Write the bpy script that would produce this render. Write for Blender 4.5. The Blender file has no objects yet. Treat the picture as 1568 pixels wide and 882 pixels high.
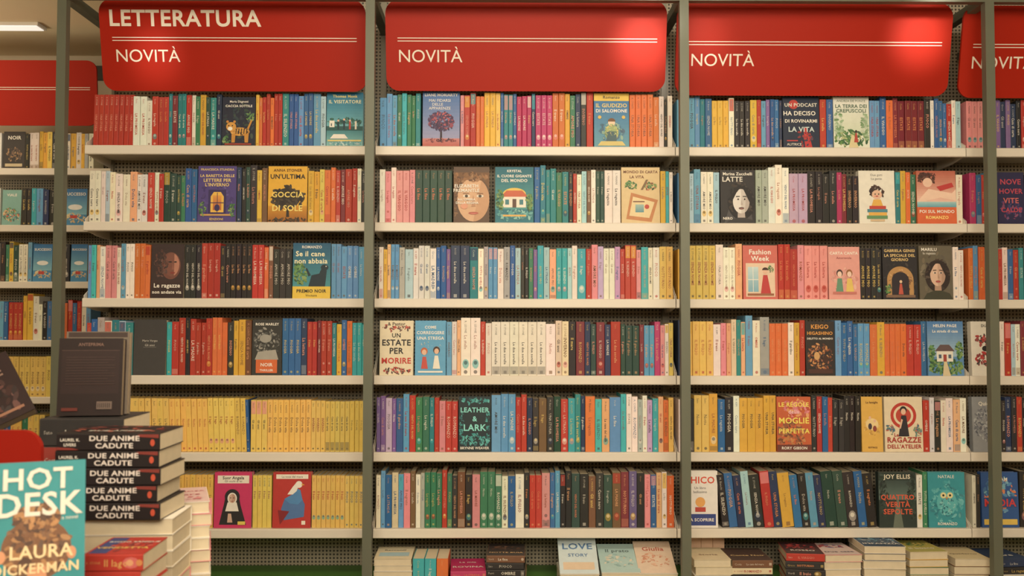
import bpy, math, random
import numpy as np
from mathutils import Matrix, Vector
random.seed(7)
R=math.radians
scene=bpy.context.scene
scene.view_settings.view_transform='Standard'
# ------------------------------------------------------------------ camera
CAM=Vector((0,-3.8,1.5))
FPX=1568*35/36
CR=(Matrix.Rotation(R(-0.6),3,'Z')@Matrix.Rotation(R(90+2.1),3,'X')@Matrix.Rotation(R(0.08),3,'Z'))
cd=bpy.data.cameras.new('camera'); cd.lens=35; cd.sensor_width=36
cd.dof.use_dof=True; cd.dof.focus_distance=3.8; cd.dof.aperture_fstop=5.6
cam=bpy.data.objects.new('camera',cd); scene.collection.objects.link(cam)
cam.matrix_world=Matrix.Translation(CAM)@CR.to_4x4(); scene.camera=cam
def P(u,v,Y):
    """image pixel (u,v), cast through the camera -> point on the vertical plane y=Y"""
    d=CR@Vector(((u-784)/FPX,(441-v)/FPX,-1)); t=(Y-CAM.y)/d.y
    return CAM+d*t
def PX(u,Y,v=441): return P(u,v,Y).x
# ------------------------------------------------------------------ colours
def lum(c): return 0.3*c[0]+0.59*c[1]+0.11*c[2]
def lin(c): 
    return tuple(((x/255)/12.92 if x/255<=0.04045 else ((x/255+0.055)/1.055)**2.4) for x in c)
def ink(c):
    L=lum(c); c=[L+(x-L)*.93 for x in c]; return [max(4,min(250,18+x*.9)) for x in c]
COL=dict(w=(232,224,209),c=(222,204,166),r=(184,46,34),o=(220,104,44),y=(222,168,50),Y=(230,190,84),b=(38,92,156),
 n=(34,48,82),k=(38,35,35),g=(46,114,80),G=(34,64,54),t=(34,122,130),s=(88,152,200),p=(224,136,140),P=(190,46,96),
 v=(112,84,148),d=(118,34,40),e=(164,163,160),B=(112,72,48),l=(164,198,210),m=(236,170,122),T=(52,168,178),
 q=(192,156,198),f=(214,172,140))
def C(c): return COL[c] if isinstance(c,str) else c
PAGE=(214,198,166)
# ------------------------------------------------------------------ materials
def nodes(m):
    m.use_nodes=True; nt=m.node_tree; return nt,nt.nodes['Principled BSDF']
def mat_attr(name,rough,var=0.08,scale=60,spec=.5):
    m=bpy.data.materials.new(name); nt,b=nodes(m)
    a=nt.nodes.new('ShaderNodeAttribute'); a.attribute_name='Col'
    tc=nt.nodes.new('ShaderNodeTexCoord'); nz=nt.nodes.new('ShaderNodeTexNoise'); nz.inputs['Scale'].default_value=scale; nz.inputs['Detail'].default_value=4
    nt.links.new(tc.outputs['Object'],nz.inputs['Vector'])
    mr=nt.nodes.new('ShaderNodeMapRange'); mr.inputs['To Min'].default_value=1-var; mr.inputs['To Max'].default_value=1+var*0.6
    nt.links.new(nz.outputs['Fac'],mr.inputs['Value'])
    mx=nt.nodes.new('ShaderNodeVectorMath'); mx.operation='SCALE'
    nt.links.new(a.outputs['Color'],mx.inputs[0]); nt.links.new(mr.outputs['Result'],mx.inputs['Scale'])
    nt.links.new(mx.outputs['Vector'],b.inputs['Base Color']); b.inputs['Roughness'].default_value=rough
    b.inputs['Specular IOR Level'].default_value=spec
    return m
def mat_plain(name,col,rough=0.5,metal=0,var=0.06,scale=8,bump=0.0):
    m=bpy.data.materials.new(name); nt,b=nodes(m)
    tc=nt.nodes.new('ShaderNodeTexCoord'); nz=nt.nodes.new('ShaderNodeTexNoise'); nz.inputs['Scale'].default_value=scale
    nz.inputs['Detail'].default_value=4
    nt.links.new(tc.outputs['Object'],nz.inputs['Vector'])
    cr=nt.nodes.new('ShaderNodeValToRGB'); l=lin(col)
    cr.color_ramp.elements[0].color=tuple(x*(1-var) for x in l)+(1,); cr.color_ramp.elements[1].color=tuple(min(1,x*(1+var)) for x in l)+(1,)
    nt.links.new(nz.outputs['Fac'],cr.inputs['Fac']); nt.links.new(cr.outputs['Color'],b.inputs['Base Color'])
    b.inputs['Roughness'].default_value=rough; b.inputs['Metallic'].default_value=metal
    if bump:
        bp=nt.nodes.new('ShaderNodeBump'); bp.inputs['Strength'].default_value=bump
        nt.links.new(nz.outputs['Fac'],bp.inputs['Height']); nt.links.new(bp.outputs['Normal'],b.inputs['Normal'])
    return m
def mat_perf(name,col,hole,pitch=0.0145):
    m=bpy.data.materials.new(name); nt,b=nodes(m)
    tc=nt.nodes.new('ShaderNodeTexCoord'); sp=nt.nodes.new('ShaderNodeSeparateXYZ'); nt.links.new(tc.outputs['Object'],sp.inputs[0])
    outs=[]
    for ax in ('X','Z'):
        mu=nt.nodes.new('ShaderNodeMath'); mu.operation='MULTIPLY'; mu.inputs[1].default_value=math.pi/pitch
        si=nt.nodes.new('ShaderNodeMath'); si.operation='SINE'; ab=nt.nodes.new('ShaderNodeMath'); ab.operation='ABSOLUTE'
        nt.links.new(sp.outputs[ax],mu.inputs[0]); nt.links.new(mu.outputs[0],si.inputs[0]); nt.links.new(si.outputs[0],ab.inputs[0]); outs.append(ab)
    pr=nt.nodes.new('ShaderNodeMath'); pr.operation='MULTIPLY'
    nt.links.new(outs[0].outputs[0],pr.inputs[0]); nt.links.new(outs[1].outputs[0],pr.inputs[1])
    gt=nt.nodes.new('ShaderNodeMath'); gt.operation='GREATER_THAN'; gt.inputs[1].default_value=0.62; nt.links.new(pr.outputs[0],gt.inputs[0])
    mx=nt.nodes.new('ShaderNodeMix'); mx.data_type='RGBA'; mx.inputs[6].default_value=lin(col)+(1,); mx.inputs[7].default_value=lin(hole)+(1,)
    nt.links.new(gt.outputs[0],mx.inputs[0]); nt.links.new(mx.outputs[2],b.inputs['Base Color']); b.inputs['Roughness'].default_value=0.55
    return m
M_BOOK=mat_attr('book_cover_paper',0.5,0.12,45,.28)
M_SIGN=mat_attr('sign_lacquer',0.5,0.03,4,.16)
M_WHITE=mat_plain('white_powder_coat',(216,208,195),0.45,0,0.03)
M_POST=mat_plain('olive_grey_steel',(96,99,84),0.5,0.1,0.08)
M_PERF=mat_perf('perforated_steel_panel',(158,148,128),(56,52,46))
M_UP=mat_plain('upright_grey_steel',(130,124,108),0.45,0.1,0.05)
M_GREEN=mat_plain('green_laminate',(76,120,50),0.5,0,0.1)
M_DARK=mat_plain('dark_plinth',(70,66,58),0.6)
M_WALL=mat_plain('wall_plaster',(210,196,170),0.8,0,0.03,3,0.05)
M_CEIL=mat_plain('ceiling_plaster',(222,204,168),0.85,0,0.03,3,0.05)
M_WOOD=mat_plain('table_wood',(120,84,54),0.5,0,0.25,5)
# ------------------------------------------------------------------ glyphs
_g={}
def _mesh(s,off,res):
    cu=bpy.data.curves.new('g','FONT'); cu.body=s; cu.size=1; cu.resolution_u=res; cu.offset=off
    ob=bpy.data.objects.new('g',cu); scene.collection.objects.link(ob)
    dg=bpy.context.evaluated_depsgraph_get(); me=bpy.data.meshes.new_from_object(ob.evaluated_get(dg))
    v=np.array([tuple(x.co) for x in me.vertices]) if len(me.vertices) else np.zeros((0,3))
    f=[tuple(p.vertices) for p in me.polygons]
    bpy.data.objects.remove(ob); bpy.data.curves.remove(cu); bpy.data.meshes.remove(me)
    return v,f
_hh=None
def glyph(ch,bold,res):
    global _hh
    k=(ch,bold,res)
    if k not in _g:
        off=0.022 if bold else 0.0
        if _hh is None:
            v,_=_mesh('HH',0,1); _hh=v[:,0].max()-v[:,0].min()
        v,_=_mesh('H'+ch+'H',0,1); adv=v[:,0].max()-v[:,0].min()-_hh
        gv,gf=_mesh(ch,off,res) if ch!=' ' else (np.zeros((0,3)),[])
        _g[k]=(gv,gf,adv)
    return _g[k]
def text2d(s,bold=False,res=2):
    vs=[];fs=[];x=0;n=0
    for ch in s:
        gv,gf,adv=glyph(ch,bold,res)
        if len(gv):
            w=gv.copy(); w[:,0]+=x; vs.append(w); fs+= [tuple(i+n for i in f) for f in gf]; n+=len(w)
        x+=adv+(0.03 if bold else 0)
    return (np.concatenate(vs) if vs else np.zeros((0,3))),fs,x
# ------------------------------------------------------------------ mesh builder
I4=Matrix.Identity(4)
class MB:
    def __init__(s,raw=False): s.v=[];s.f=[];s.c=[];s.n=0;s.raw=raw
    def add(s,verts,faces,col,M=I4):
        a=np.asarray(verts,dtype=float); m=np.array(M); a=a@m[:3,:3].T+m[:3,3]
        s.v.append(a); n=s.n; s.f+=[tuple(i+n for i in f) for f in faces]; s.n+=len(a)
        l=lin(C(col) if s.raw else ink(C(col))); s.c+=[l]*len(faces)
    def box(s,x0,x1,y0,y1,z0,z1,col=(200,200,200),M=I4):
        v=[(x,y,z) for x in (x0,x1) for y in (y0,y1) for z in (z0,z1)]
        s.add(v,[(0,1,3,2),(4,6,7,5),(0,4,5,1),(2,3,7,6),(0,2,6,4),(1,5,7,3)],col,M)
    def prism(s,pts,z0,z1,col,M=I4):
        n=len(pts); v=[(x,y,z0) for x,y in pts]+[(x,y,z1) for x,y in pts]
        f=[(i,(i+1)%n,n+(i+1)%n,n+i) for i in range(n)]+[tuple(range(n))[::-1],tuple(range(n,2*n))]
        s.add(v,f,col,M)
    def poly(s,pts,y,col,M=I4):
        s.add([(x,y,z) for x,z in pts],[tuple(range(len(pts)))],col,M)
    def text(s,t,size,x,z,y,col,M=I4,bold=False,res=2,align='c',maxw=None,vert=False,sx=1.0):
        v,f,w=text2d(t,bold,res)
        if not len(v): return 0
        w*=sx
        if maxw and w*size>maxw: size=maxw/w
        ox={'c':-w*size/2,'l':0,'r':-w*size}[align]
        a=np.zeros_like(v)
        if vert: # runs downwards
            a[:,0]=x+(v[:,1]-0.36)*size; a[:,2]=z-(v[:,0]*size+ox)
        else:
            a[:,0]=x+v[:,0]*size*sx+ox; a[:,2]=z+(v[:,1]-0.36)*size
        a[:,1]=y
        s.add(a,f,col,M); return w*size
    def build(s,name,mat,parent=None):
        me=bpy.data.meshes.new(name); v=np.concatenate(s.v)
        me.from_pydata([tuple(x) for x in v.tolist()],[],s.f)
        at=me.color_attributes.new('Col','FLOAT_COLOR','CORNER')
        tot=np.array([len(f) for f in s.f]); c=np.ones((len(s.f),4)); c[:,:3]=np.array(s.c)
        at.data.foreach_set('color',np.repeat(c,tot,axis=0).ravel().astype(np.float32))
        me.materials.append(mat); me.update()
        ob=bpy.data.objects.new(name,me); scene.collection.objects.link(ob)
        if parent: ob.parent=parent
        return ob
def empty(name):
    e=bpy.data.objects.new(name,None); scene.collection.objects.link(e); return e
# ------------------------------------------------------------------ books
TI=['IL SILENZIO','La casa del mare','NOTTURNO','Le regole','UNA STORIA','Il giardino','AMORE MIO','La ragazza','VENTO DEL NORD','Le stelle','OMBRE','Il segreto',
'TUTTO QUELLO','La fine','IL VIAGGIO','Cuore nero','LA MADRE','Notte','IL FIGLIO','Dolce vita','INVERNO','Le due sorelle','LA PROMESSA','Il treno',
'FUOCO','Casa di carta','SENZA NOME','Il mare','LA STRADA','Gli anni','ESTATE','Il buio','PIOGGIA','La lettera','ROMANZO','Il lago']
AU=['ROSSI','M. Bianchi','A. CONTI','Greco','L. MARINI','Costa','E. STONE','Ferri','H. KIM','Sato','R. LEONE','Verdi']
def mix(a,b,t): return tuple(int(x*(1-t)+y*t) for x,y in zip(a,b))
def new_design(col):
    L=lum(col); r=random.random
    if L>135: tc=random.choice([(60,56,56),(60,56,56),(170,50,46),(50,84,130),(110,76,50)])
    else: tc=random.choice([(230,222,205),(230,222,205),(230,222,205),(226,190,96),(222,156,104)])
    tc=mix(tc,col,.15)
    return dict(tc=tc,t2=tc if r()<.7 else mix(tc,(205,80,52),.55),q=r(),b=r()<.55,a=random.choice(AU),t=random.choice(TI),sz=random.uniform(.7,1),
      bc=random.choice([C('w'),C('y'),C('r'),C('n'),C('T'),C('p')]),bz=random.uniform(.7,.85),lz=random.uniform(.08,.2),tz=random.choice([.62,.66,.7]),logo=random.choice([0,0,1,1,2]),art=r())
def spine_deco(mb,w,h,col,M,D):
    y=-0.0003; m=w*0.5; tc=D['tc']
    if D['q']<0.07: z0=h*D['bz']; mb.poly([(0.002,z0),(w-.002,z0),(w-.002,h-.004),(0.002,h-.004)],y,mix(D['bc'],col,.3),M)
    elif D['q']<0.2: z0=h*D['lz']; mb.poly([(0.002,.004),(w-.002,.004),(w-.002,z0),(0.002,z0)],y,mix(col,tc,.4),M)
    if D['art']<.22 and w>.010: # small printed motif
        mb.poly(ell(m,h*.2,w*.34,w*.5,10),y*1.5,mix(col,D['bc'],.55),M); mb.poly(ell(m,h*.22,w*.2,w*.22,8),y*1.8,mix(tc,D['bc'],.4),M)
    sz=min(w*.74,.017)*D['sz']
    mb.text(D['a'],sz*.7,m,h*.95,y*2,mix(tc,col,.15),M,False,1,'l',h*.24,True)
    mb.text(D['t'],sz,m,h*D['tz'],y*2,D['t2'],M,D['b'],1,'l',h*.44,True)
    z=h*.06
    if D['logo']==1: s_=w*.17; mb.poly([(m-s_,z-s_),(m+s_,z-s_),(m+s_,z+s_),(m-s_,z+s_)],y*2,mix(tc,col,.3),M)
    elif D['logo']==2: s_=w*.2; mb.poly(ell(m,z,s_,s_,8),y*2,mix(tc,col,.3),M)
def book(mb,w,h,d,col,M,deco=True,page=PAGE,design=None):
    t=0.0012; r=min(.0022,w*.22)
    o=[(0,d),(0,r),(r*.3,r*.3),(r,0),(w-r,0),(w-r*.3,r*.3),(w,r),(w,d)]; i=[(w-t,d),(w-t,t+r*.6),(t,t+r*.6),(t,d)]
    mb.prism(o+i,0,h,col,M)
    mb.box(t,w-t,t+r*.6,d-.002,.0008,h-.0018,page,M)
    if deco: spine_deco(mb,w,h,C(col),M,design or new_design(C(col)))
def ell(cx,cy,rx,ry,n=28,a0=0,a1=360):
    return [(cx+rx*math.cos(R(a0+(a1-a0)*i/n)),cy+ry*math.sin(R(a0+(a1-a0)*i/n))) for i in range(n+(0 if a1-a0==360 else 1))]
def draw(mb,W,H,ops,M,y0=0.0,step=.0002):
    y=y0-step; rg=random.Random(11)
    for op in ops:
        k=op[0]
        if k=='r':
            _,x,z,w,h,c=op; mb.poly([(x*W,z*H),((x+w)*W,z*H),((x+w)*W,(z+h)*H),(x*W,(z+h)*H)],y,c,M)
        elif k=='g': # printed colour ramp
            _,x,z,w,h,c1,c2=op; n=14
            for i in range(n):
                z0=z+h*i/n; z1=z+h*(i+1)/n; mb.poly([(x*W,z0*H),((x+w)*W,z0*H),((x+w)*W,z1*H),(x*W,z1*H)],y,mix(C(c1),C(c2),i/(n-1)),M)
        elif k=='e':
            _,x,z,rx,rz,c=op[:6]; mb.poly([(a*W,z*H+b*W) for a,b in ell(x,0,rx,rz)],y,c,M)
        elif k=='h':
            _,x,z,rx,rz,c,a0,a1=op; mb.poly([(a*W,z*H+b*W) for a,b in ell(x,0,rx,rz,18,a0,a1)],y,c,M)
        elif k=='s': # scattered brush dabs
            _,x,z,rx,rz,cols,n,sz=op
            for i in range(n):
                a=rg.uniform(0,6.283); q=math.sqrt(rg.random()); s=sz*rg.uniform(.5,1.3)
                px=min(.99-s,max(.01+s,x+rx*q*math.cos(a))); pz=z*H+rz*W*q*math.sin(a); pz=min(H-.001-s*W,max(.001+s*W,pz))
                th=rg.uniform(0,3.14); cc=mix(C(rg.choice(cols)),(rg.choice([30,225]),)*3,rg.uniform(0,.12))
                pts=[(px*W+W*(s*math.cos(t)*math.cos(th)-s*.5*math.sin(t)*math.sin(th)),pz+W*(s*math.cos(t)*math.sin(th)+s*.5*math.sin(t)*math.cos(th))) for t in [j*.785 for j in range(8)]]
                mb.poly(pts,y-step*.9*i/n,cc,M)
        elif k=='p':
            mb.poly([(a*W,b*H) for a,b in op[1]],y,op[2],M)
        elif k=='t':
            _,s,x,z,sz,c=op[:6]; mb.text(s,sz*W,x*W,z*H,y,c,M,op[6] if len(op)>6 else True,2,'c',.9*W)
        y-=step
def cbook(mb,W,H,T,col,M,ops,spine=None,page=PAGE):
    col=C(col); t=.0013
    mb.box(0,W,0,t,0,H,col,M); mb.box(0,W,T-t,T,0,H,col,M); mb.box(0,t,t,T-t,0,H,spine or col,M)
    mb.box(t,W-.0025,t,T-t,.0005,H-.002,page,M)
    draw(mb,W,H,ops,M)
def TT(s,x,z,sz,c,b=True): return ('t',s,x,z,sz,c,b)
def portrait(cx,cy,s,skin,hair,dress=None,lip=(160,60,55)):
    d=mix(skin,(60,30,20),.28); dd=mix(skin,(60,30,20),.14); hh=mix(hair,(120,90,70),.3)
    o=[('e',cx,cy-.02*s,.38*s,.48*s,hair),('s',cx,cy+.02*s,.36*s,.5*s,[hair,hh],60,.07*s),('p',[(cx-.11*s,cy-.38*s),(cx+.11*s,cy-.38*s),(cx+.09*s,cy-.1*s),(cx-.09*s,cy-.1*s)],d)]
    if dress: o.append(('p',[(max(0,cx-.46*s),max(0,cy-.5*s)),(min(1,cx+.46*s),max(0,cy-.5*s)),(min(1,cx+.34*s),cy-.34*s),(cx+.1*s,cy-.29*s),(cx-.1*s,cy-.29*s),(max(0,cx-.34*s),cy-.34*s)],dress))
    o+=[('e',cx,cy,.23*s,.34*s,skin),('h',cx,cy,.23*s,.34*s,dd,-90,90),('h',cx+.05*s,cy,.18*s,.3*s,d,-75,60),
        ('p',[(cx-.25*s,cy+.0*s),(cx-.2*s,cy+.24*s),(cx+.02*s,cy+.27*s),(cx-.13*s,cy+.15*s)],hair),('p',[(cx+.25*s,cy-.05*s),(cx+.02*s,cy+.27*s),(cx+.2*s,cy+.24*s)],hair),
        ('e',cx-.09*s,cy+.035*s,.05*s,.022*s,(225,215,205)),('e',cx+.09*s,cy+.035*s,.05*s,.022*s,(215,200,190)),('e',cx-.085*s,cy+.035*s,.024*s,.022*s,(40,30,30)),('e',cx+.095*s,cy+.035*s,.024*s,.022*s,(40,30,30)),
        ('p',[(cx-.15*s,cy+.075*s),(cx-.04*s,cy+.08*s),(cx-.04*s,cy+.092*s),(cx-.14*s,cy+.09*s)],hair),('p',[(cx+.15*s,cy+.075*s),(cx+.04*s,cy+.08*s),(cx+.04*s,cy+.092*s),(cx+.14*s,cy+.09*s)],hair),
        ('p',[(cx,cy+.03*s),(cx+.045*s,cy-.06*s),(cx-.01*s,cy-.065*s)],d),('e',cx,cy-.125*s,.075*s,.03*s,lip),('e',cx,cy-.135*s,.05*s,.016*s,mix(lip,(230,150,140),.4))]
    return o
W_=(236,230,218); K_=(34,32,34)
GR=[(60,110,60),(90,140,70),(40,80,50),(120,150,80)]
CV={}
CV['tiger']=((30,34,52),[('s',.5,.5,.5,.75,[(36,52,60),(44,60,50),(28,30,46)],90,.07),TT('Maria Dagnoni',.5,.91,.09,W_),TT('CACCIA SOTTILE',.5,.82,.1,W_),('s',.15,.12,.14,.12,GR,20,.05),('s',.85,.6,.12,.15,GR,20,.05),
  ('e',.55,.3,.29,.13,(214,150,60)),('s',.55,.3,.27,.12,[(226,170,80),(200,130,50),(60,40,30)],60,.035),('e',.28,.4,.15,.14,(214,150,60)),('e',.25,.36,.07,.06,W_),
  ('e',.17,.5,.04,.04,(200,130,50)),('e',.38,.5,.04,.04,(200,130,50)),('e',.21,.42,.02,.02,K_),('e',.32,.42,.02,.02,K_),('p',[(.3,.08),(.4,.08),(.42,.26),(.3,.26)],(200,135,50)),('p',[(.7,.08),(.8,.08),(.82,.28),(.68,.26)],(200,135,50)),('p',[(.8,.32),(.92,.52),(.88,.54),(.76,.36)],(200,135,50))]+
  [('p',[(.42+i*.08,.25),(.44+i*.08,.25),(.46+i*.08,.36),(.43+i*.08,.36)],K_) for i in range(5)]+[('r',.1,.03,.8,.035,(150,56,40))])
CV['visitor']=((38,130,160),[('g',0,.3,1,.7,(110,180,190),(24,106,146)),('g',0,0,1,.3,(130,190,190),(60,130,140)),TT('Thomas Monk',.5,.93,.11,(230,215,120)),TT('IL VISITATORE',.5,.83,.16,(225,225,180)),
  ('s',.5,.46,.48,.12,[(20,70,70),(30,90,80),(50,110,90)],60,.05),('r',0,.3,1,.08,(30,80,80)),('r',.08,.36,.14,.12,(236,232,220)),('r',.12,.38,.03,.05,(60,80,90)),('r',.3,.32,.05,.14,(20,50,60)),('e',.325,.48,.03,.03,(226,180,150)),('r',.46,.32,.05,.16,(20,50,60)),('e',.485,.5,.03,.03,(226,180,150)),('r',.62,.32,.05,.14,(190,60,50)),('e',.645,.48,.03,.03,(226,180,150)),('r',.78,.32,.05,.15,(230,220,200)),('r',.04,.1,.92,.03,(220,200,120)),('p',[(.1,.15),(.6,.15),(.5,.23),(.2,.23)],W_),('s',.5,.06,.45,.06,[(180,210,210),(80,150,160)],40,.04)])
CV['tree']=((84,124,182),[('g',0,.1,1,.9,(150,150,190),(66,108,172)),('g',0,0,1,.16,(180,80,70),(196,120,120)),TT('LIANE MORIARTY',.5,.94,.12,W_),TT('MAI FIDARSI',.46,.84,.11,W_,False),TT('DELLE',.4,.77,.11,W_,False),TT('APPARENZE',.46,.7,.11,W_,False),
  ('p',[(.47,.1),(.53,.1),(.52,.42),(.48,.42)],(40,26,36)),('p',[(.49,.28),(.51,.28),(.7,.44),(.66,.45)],(40,26,36)),('p',[(.49,.28),(.51,.28),(.34,.45),(.3,.44)],(40,26,36)),
  ('s',.5,.46,.36,.26,[(50,34,66),(70,40,80),(60,40,80),(150,60,80)],230,.045),('s',.5,.5,.3,.2,[(190,80,90),(90,50,90)],50,.03),('s',.5,.12,.42,.05,[(120,50,60),(170,80,70),(60,30,46)],50,.03)])
CV['salomone']=((70,130,180),[('g',0,0,1,.86,(90,150,170),(50,112,170)),('r',0,.86,1,.14,(228,190,70)),TT('Romanzo',.5,.93,.12,K_),TT('IL GIUDIZIO',.5,.78,.17,(226,200,110)),TT('DI SALOMONE',.5,.68,.16,W_),('s',.5,.3,.36,.3,[(60,110,140),(130,170,150),(60,90,120)],80,.06),('e',.5,.28,.2,.24,(150,170,110)),('e',.5,.46,.1,.1,(230,200,170)),('h',.5,.48,.11,.1,(110,70,40),0,180),('r',.36,.1,.28,.2,(60,90,100)),
  ('p',[(.1,.04),(.9,.04),(.8,.12),(.2,.12)],(210,190,110)),('e',.16,.56,.05,.05,(220,180,80)),('e',.84,.56,.05,.05,(220,180,80)),('s',.5,.3,.2,.2,[(180,190,120),(90,120,90),(226,200,110)],40,.03)])
CV['podcast']=((26,36,58),[('e',.3,.85,.13,.13,(190,50,45)),('p',[(.6,.02),(.8,.02),(.66,.4),(.56,.4)],(190,45,45)),('s',.6,.2,.2,.26,[(150,40,44),(26,36,58),(60,50,70)],30,.05),TT('UN PODCAST',.5,.84,.19,(220,215,200)),TT('HA DECISO',.46,.68,.19,W_),TT('DI ROVINARMI',.5,.53,.19,W_),TT('LA VITA',.5,.37,.19,(200,215,215)),('r',.1,.14,.3,.02,(200,60,60)),TT('AUTRICE',.3,.08,.1,W_,False)])
CV['terra']=((222,226,208),[('g',0,.3,1,.7,(206,216,190),(230,230,220)),('s',.5,.2,.5,.22,GR+[(170,180,120)],150,.06),('s',.12,.45,.14,.4,[(150,180,140),(190,205,180),(110,150,100)],60,.06),('s',.9,.42,.12,.4,[(150,180,140),(190,205,180),(110,150,100)],60,.06),('p',[(.4,0),(.7,0),(.56,.26),(.5,.26)],(214,200,150)),TT('ANDREA DE PONTE',.5,.92,.09,(90,110,80),False),TT('LA TERRA DEI',.5,.82,.14,(70,100,80)),TT('CREPUSCOLI',.5,.73,.14,(70,100,80)),('p',[(.56,.12),(.68,.12),(.64,.3),(.6,.3)],(180,60,50)),('e',.62,.33,.03,.04,(50,35,30))])
CV['window']=((72,58,128),[('s',.5,.4,.46,.5,[(64,50,116),(84,70,140),(60,46,110)],60,.06),TT('FRANCESCA STUNDRA',.5,.94,.08,(220,190,110)),TT('LA BARETTA DELLE',.5,.83,.12,(230,200,110)),TT('LETTERE PER',.5,.75,.12,(230,200,110)),TT("L'INVERNO",.5,.67,.12,(230,200,110)),('r',.28,.16,.46,.42,(50,40,90)),('p',[(.34,.18),(.68,.18),(.68,.46),(.6,.54),(.42,.54),(.34,.46)],(232,180,70)),('g',.4,.22,.22,.26,(180,90,50),(226,150,60)),('r',.505,.18,.015,.35,(60,40,80)),('r',.34,.34,.34,.015,(60,40,80)),('e',.51,.26,.07,.09,(50,40,90)),('r',.08,.12,.84,.03,(200,150,80)),('s',.12,.24,.1,.2,GR,26,.04),('s',.9,.24,.08,.2,GR,26,.04),TT('EDIZIONI',.5,.06,.08,(220,190,110))])
CV['goccia']=((226,168,44),[('g',0,0,1,.3,(150,84,26),(206,140,36)),('e',.5,.44,.33,.26,(42,36,30)),('s',.5,.44,.42,.3,[(42,36,30),(56,44,30),(36,30,28)],120,.06),('p',[(.47,.1),(.55,.1),(.53,.3),(.48,.3)],(42,36,30)),('s',.5,.05,.5,.05,[(42,36,30),(70,50,30)],50,.04),TT('ANNA STONER',.5,.93,.1,(90,50,20)),TT("UN'ULTIMA",.5,.82,.2,K_),TT('GOCCIA',.5,.5,.2,(235,205,100)),TT('DI SOLE',.5,.26,.21,(240,215,110))])
CV['fremantle']=((86,62,46),[('e',.55,.42,.45,.62,(212,166,128)),('h',.55,.42,.45,.62,(196,146,108),-90,60),('p',[(0,.9),(1,.9),(1,.62),(.86,.74),(.5,.8),(.2,.72),(0,.56)],(110,72,42)),('s',.45,.82,.5,.14,[(130,86,50),(90,56,34),(150,100,60)],80,.06),('s',.05,.5,.05,.6,[(120,80,46),(90,56,34)],40,.05),
  ('e',.36,.48,.1,.04,(232,222,206)),('e',.36,.48,.045,.04,(70,56,40)),('e',.74,.48,.1,.04,(226,214,196)),('e',.74,.48,.045,.04,(70,56,40)),('r',.26,.52,.18,.01,(120,80,54)),('r',.65,.52,.18,.01,(120,80,54)),('p',[(.55,.5),(.62,.3),(.5,.29)],(184,132,98)),('e',.56,.18,.14,.03,(178,84,70)),('e',.56,.165,.1,.02,(200,110,96)),('e',.3,.3,.1,.08,(220,150,120)),
  TT('ELIZABETH',.36,.66,.13,W_),TT('FREMANTLE',.36,.58,.13,W_),TT("ALL'OMBRA",.36,.42,.09,W_),TT('DELLA REGINA',.38,.36,.09,W_)])
CV['house']=((34,112,128),[('g',0,.25,1,.75,(70,150,150),(24,96,116)),TT('KRYSTAL',.5,.93,.09,W_),TT('IL CUORE GIGANTE',.5,.84,.11,W_),TT('DEL MONDO',.5,.76,.11,W_),('e',.5,.52,.3,.16,(226,190,80)),('r',.2,.28,.6,.2,(232,226,210)),('p',[(.14,.47),(.86,.47),(.7,.58),(.3,.58)],(200,90,60)),('r',.26,.33,.1,.09,(60,120,130)),('r',.45,.28,.1,.15,(90,60,50)),('r',.63,.33,.1,.09,(60,120,130)),('s',.5,.15,.48,.14,[(80,160,160),(130,190,180),(50,120,130)],90,.05),('r',.2,.12,.6,.03,(225,170,80)),('s',.12,.4,.1,.26,GR,50,.05),('s',.9,.38,.09,.24,GR,50,.05)])
CV['tan']=((216,188,136),[('p',[(.12,.08),(.78,.03),(.95,.42),(.25,.55)],(190,120,70)),('p',[(.2,.14),(.72,.1),(.86,.38),(.3,.48)],(226,202,150)),('g',.36,.2,.22,.14,(90,140,150),(150,180,170)),('e',.66,.3,.06,.06,(190,60,50)),('s',.25,.68,.16,.1,GR,40,.04),('s',.75,.66,.16,.1,GR+[(190,90,60)],40,.04),TT('MONDO DI CARTA',.5,.92,.11,(110,60,40)),TT('LA VITA',.4,.83,.1,(110,60,40)),('r',.3,.38,.3,.02,(120,80,60)),('p',[(.5,.6),(.56,.6),(.7,.78),(.64,.78)],(120,90,60))])
CV['zucc']=((36,34,36),[('p',[(.1,0),(.95,0),(.85,.3),(.25,.3)],(64,62,64))]+portrait(.6,.42,1.05,(220,214,208),(22,20,22),(44,42,44),(90,60,58))+[TT('Marina Zucchelli',.5,.93,.12,W_),TT('LATTE',.35,.83,.2,(220,215,205)),TT('NERO',.2,.1,.1,W_)])
CV['kid']=((230,226,212),[TT('Due gatti',.5,.92,.09,(60,60,60),False),TT('La gente',.5,.85,.09,(60,60,60),False),('s',.5,.6,.2,.17,[(50,36,36),(70,46,40)],70,.05),('e',.5,.55,.14,.13,(226,180,150)),('e',.45,.56,.018,.02,K_),('e',.55,.56,.018,.02,K_),('h',.5,.53,.04,.03,(190,60,60),180,360),('e',.44,.52,.02,.015,(226,140,120)),('p',[(.34,.34),(.66,.34),(.6,.46),(.4,.46)],(226,170,70)),('r',.28,.28,.46,.06,(190,60,50)),('r',.22,.22,.56,.06,(70,130,150)),('r',.26,.16,.5,.06,(226,170,70)),('r',.2,.1,.58,.06,(90,140,90)),('r',.3,.05,.4,.04,(210,180,140))])
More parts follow.
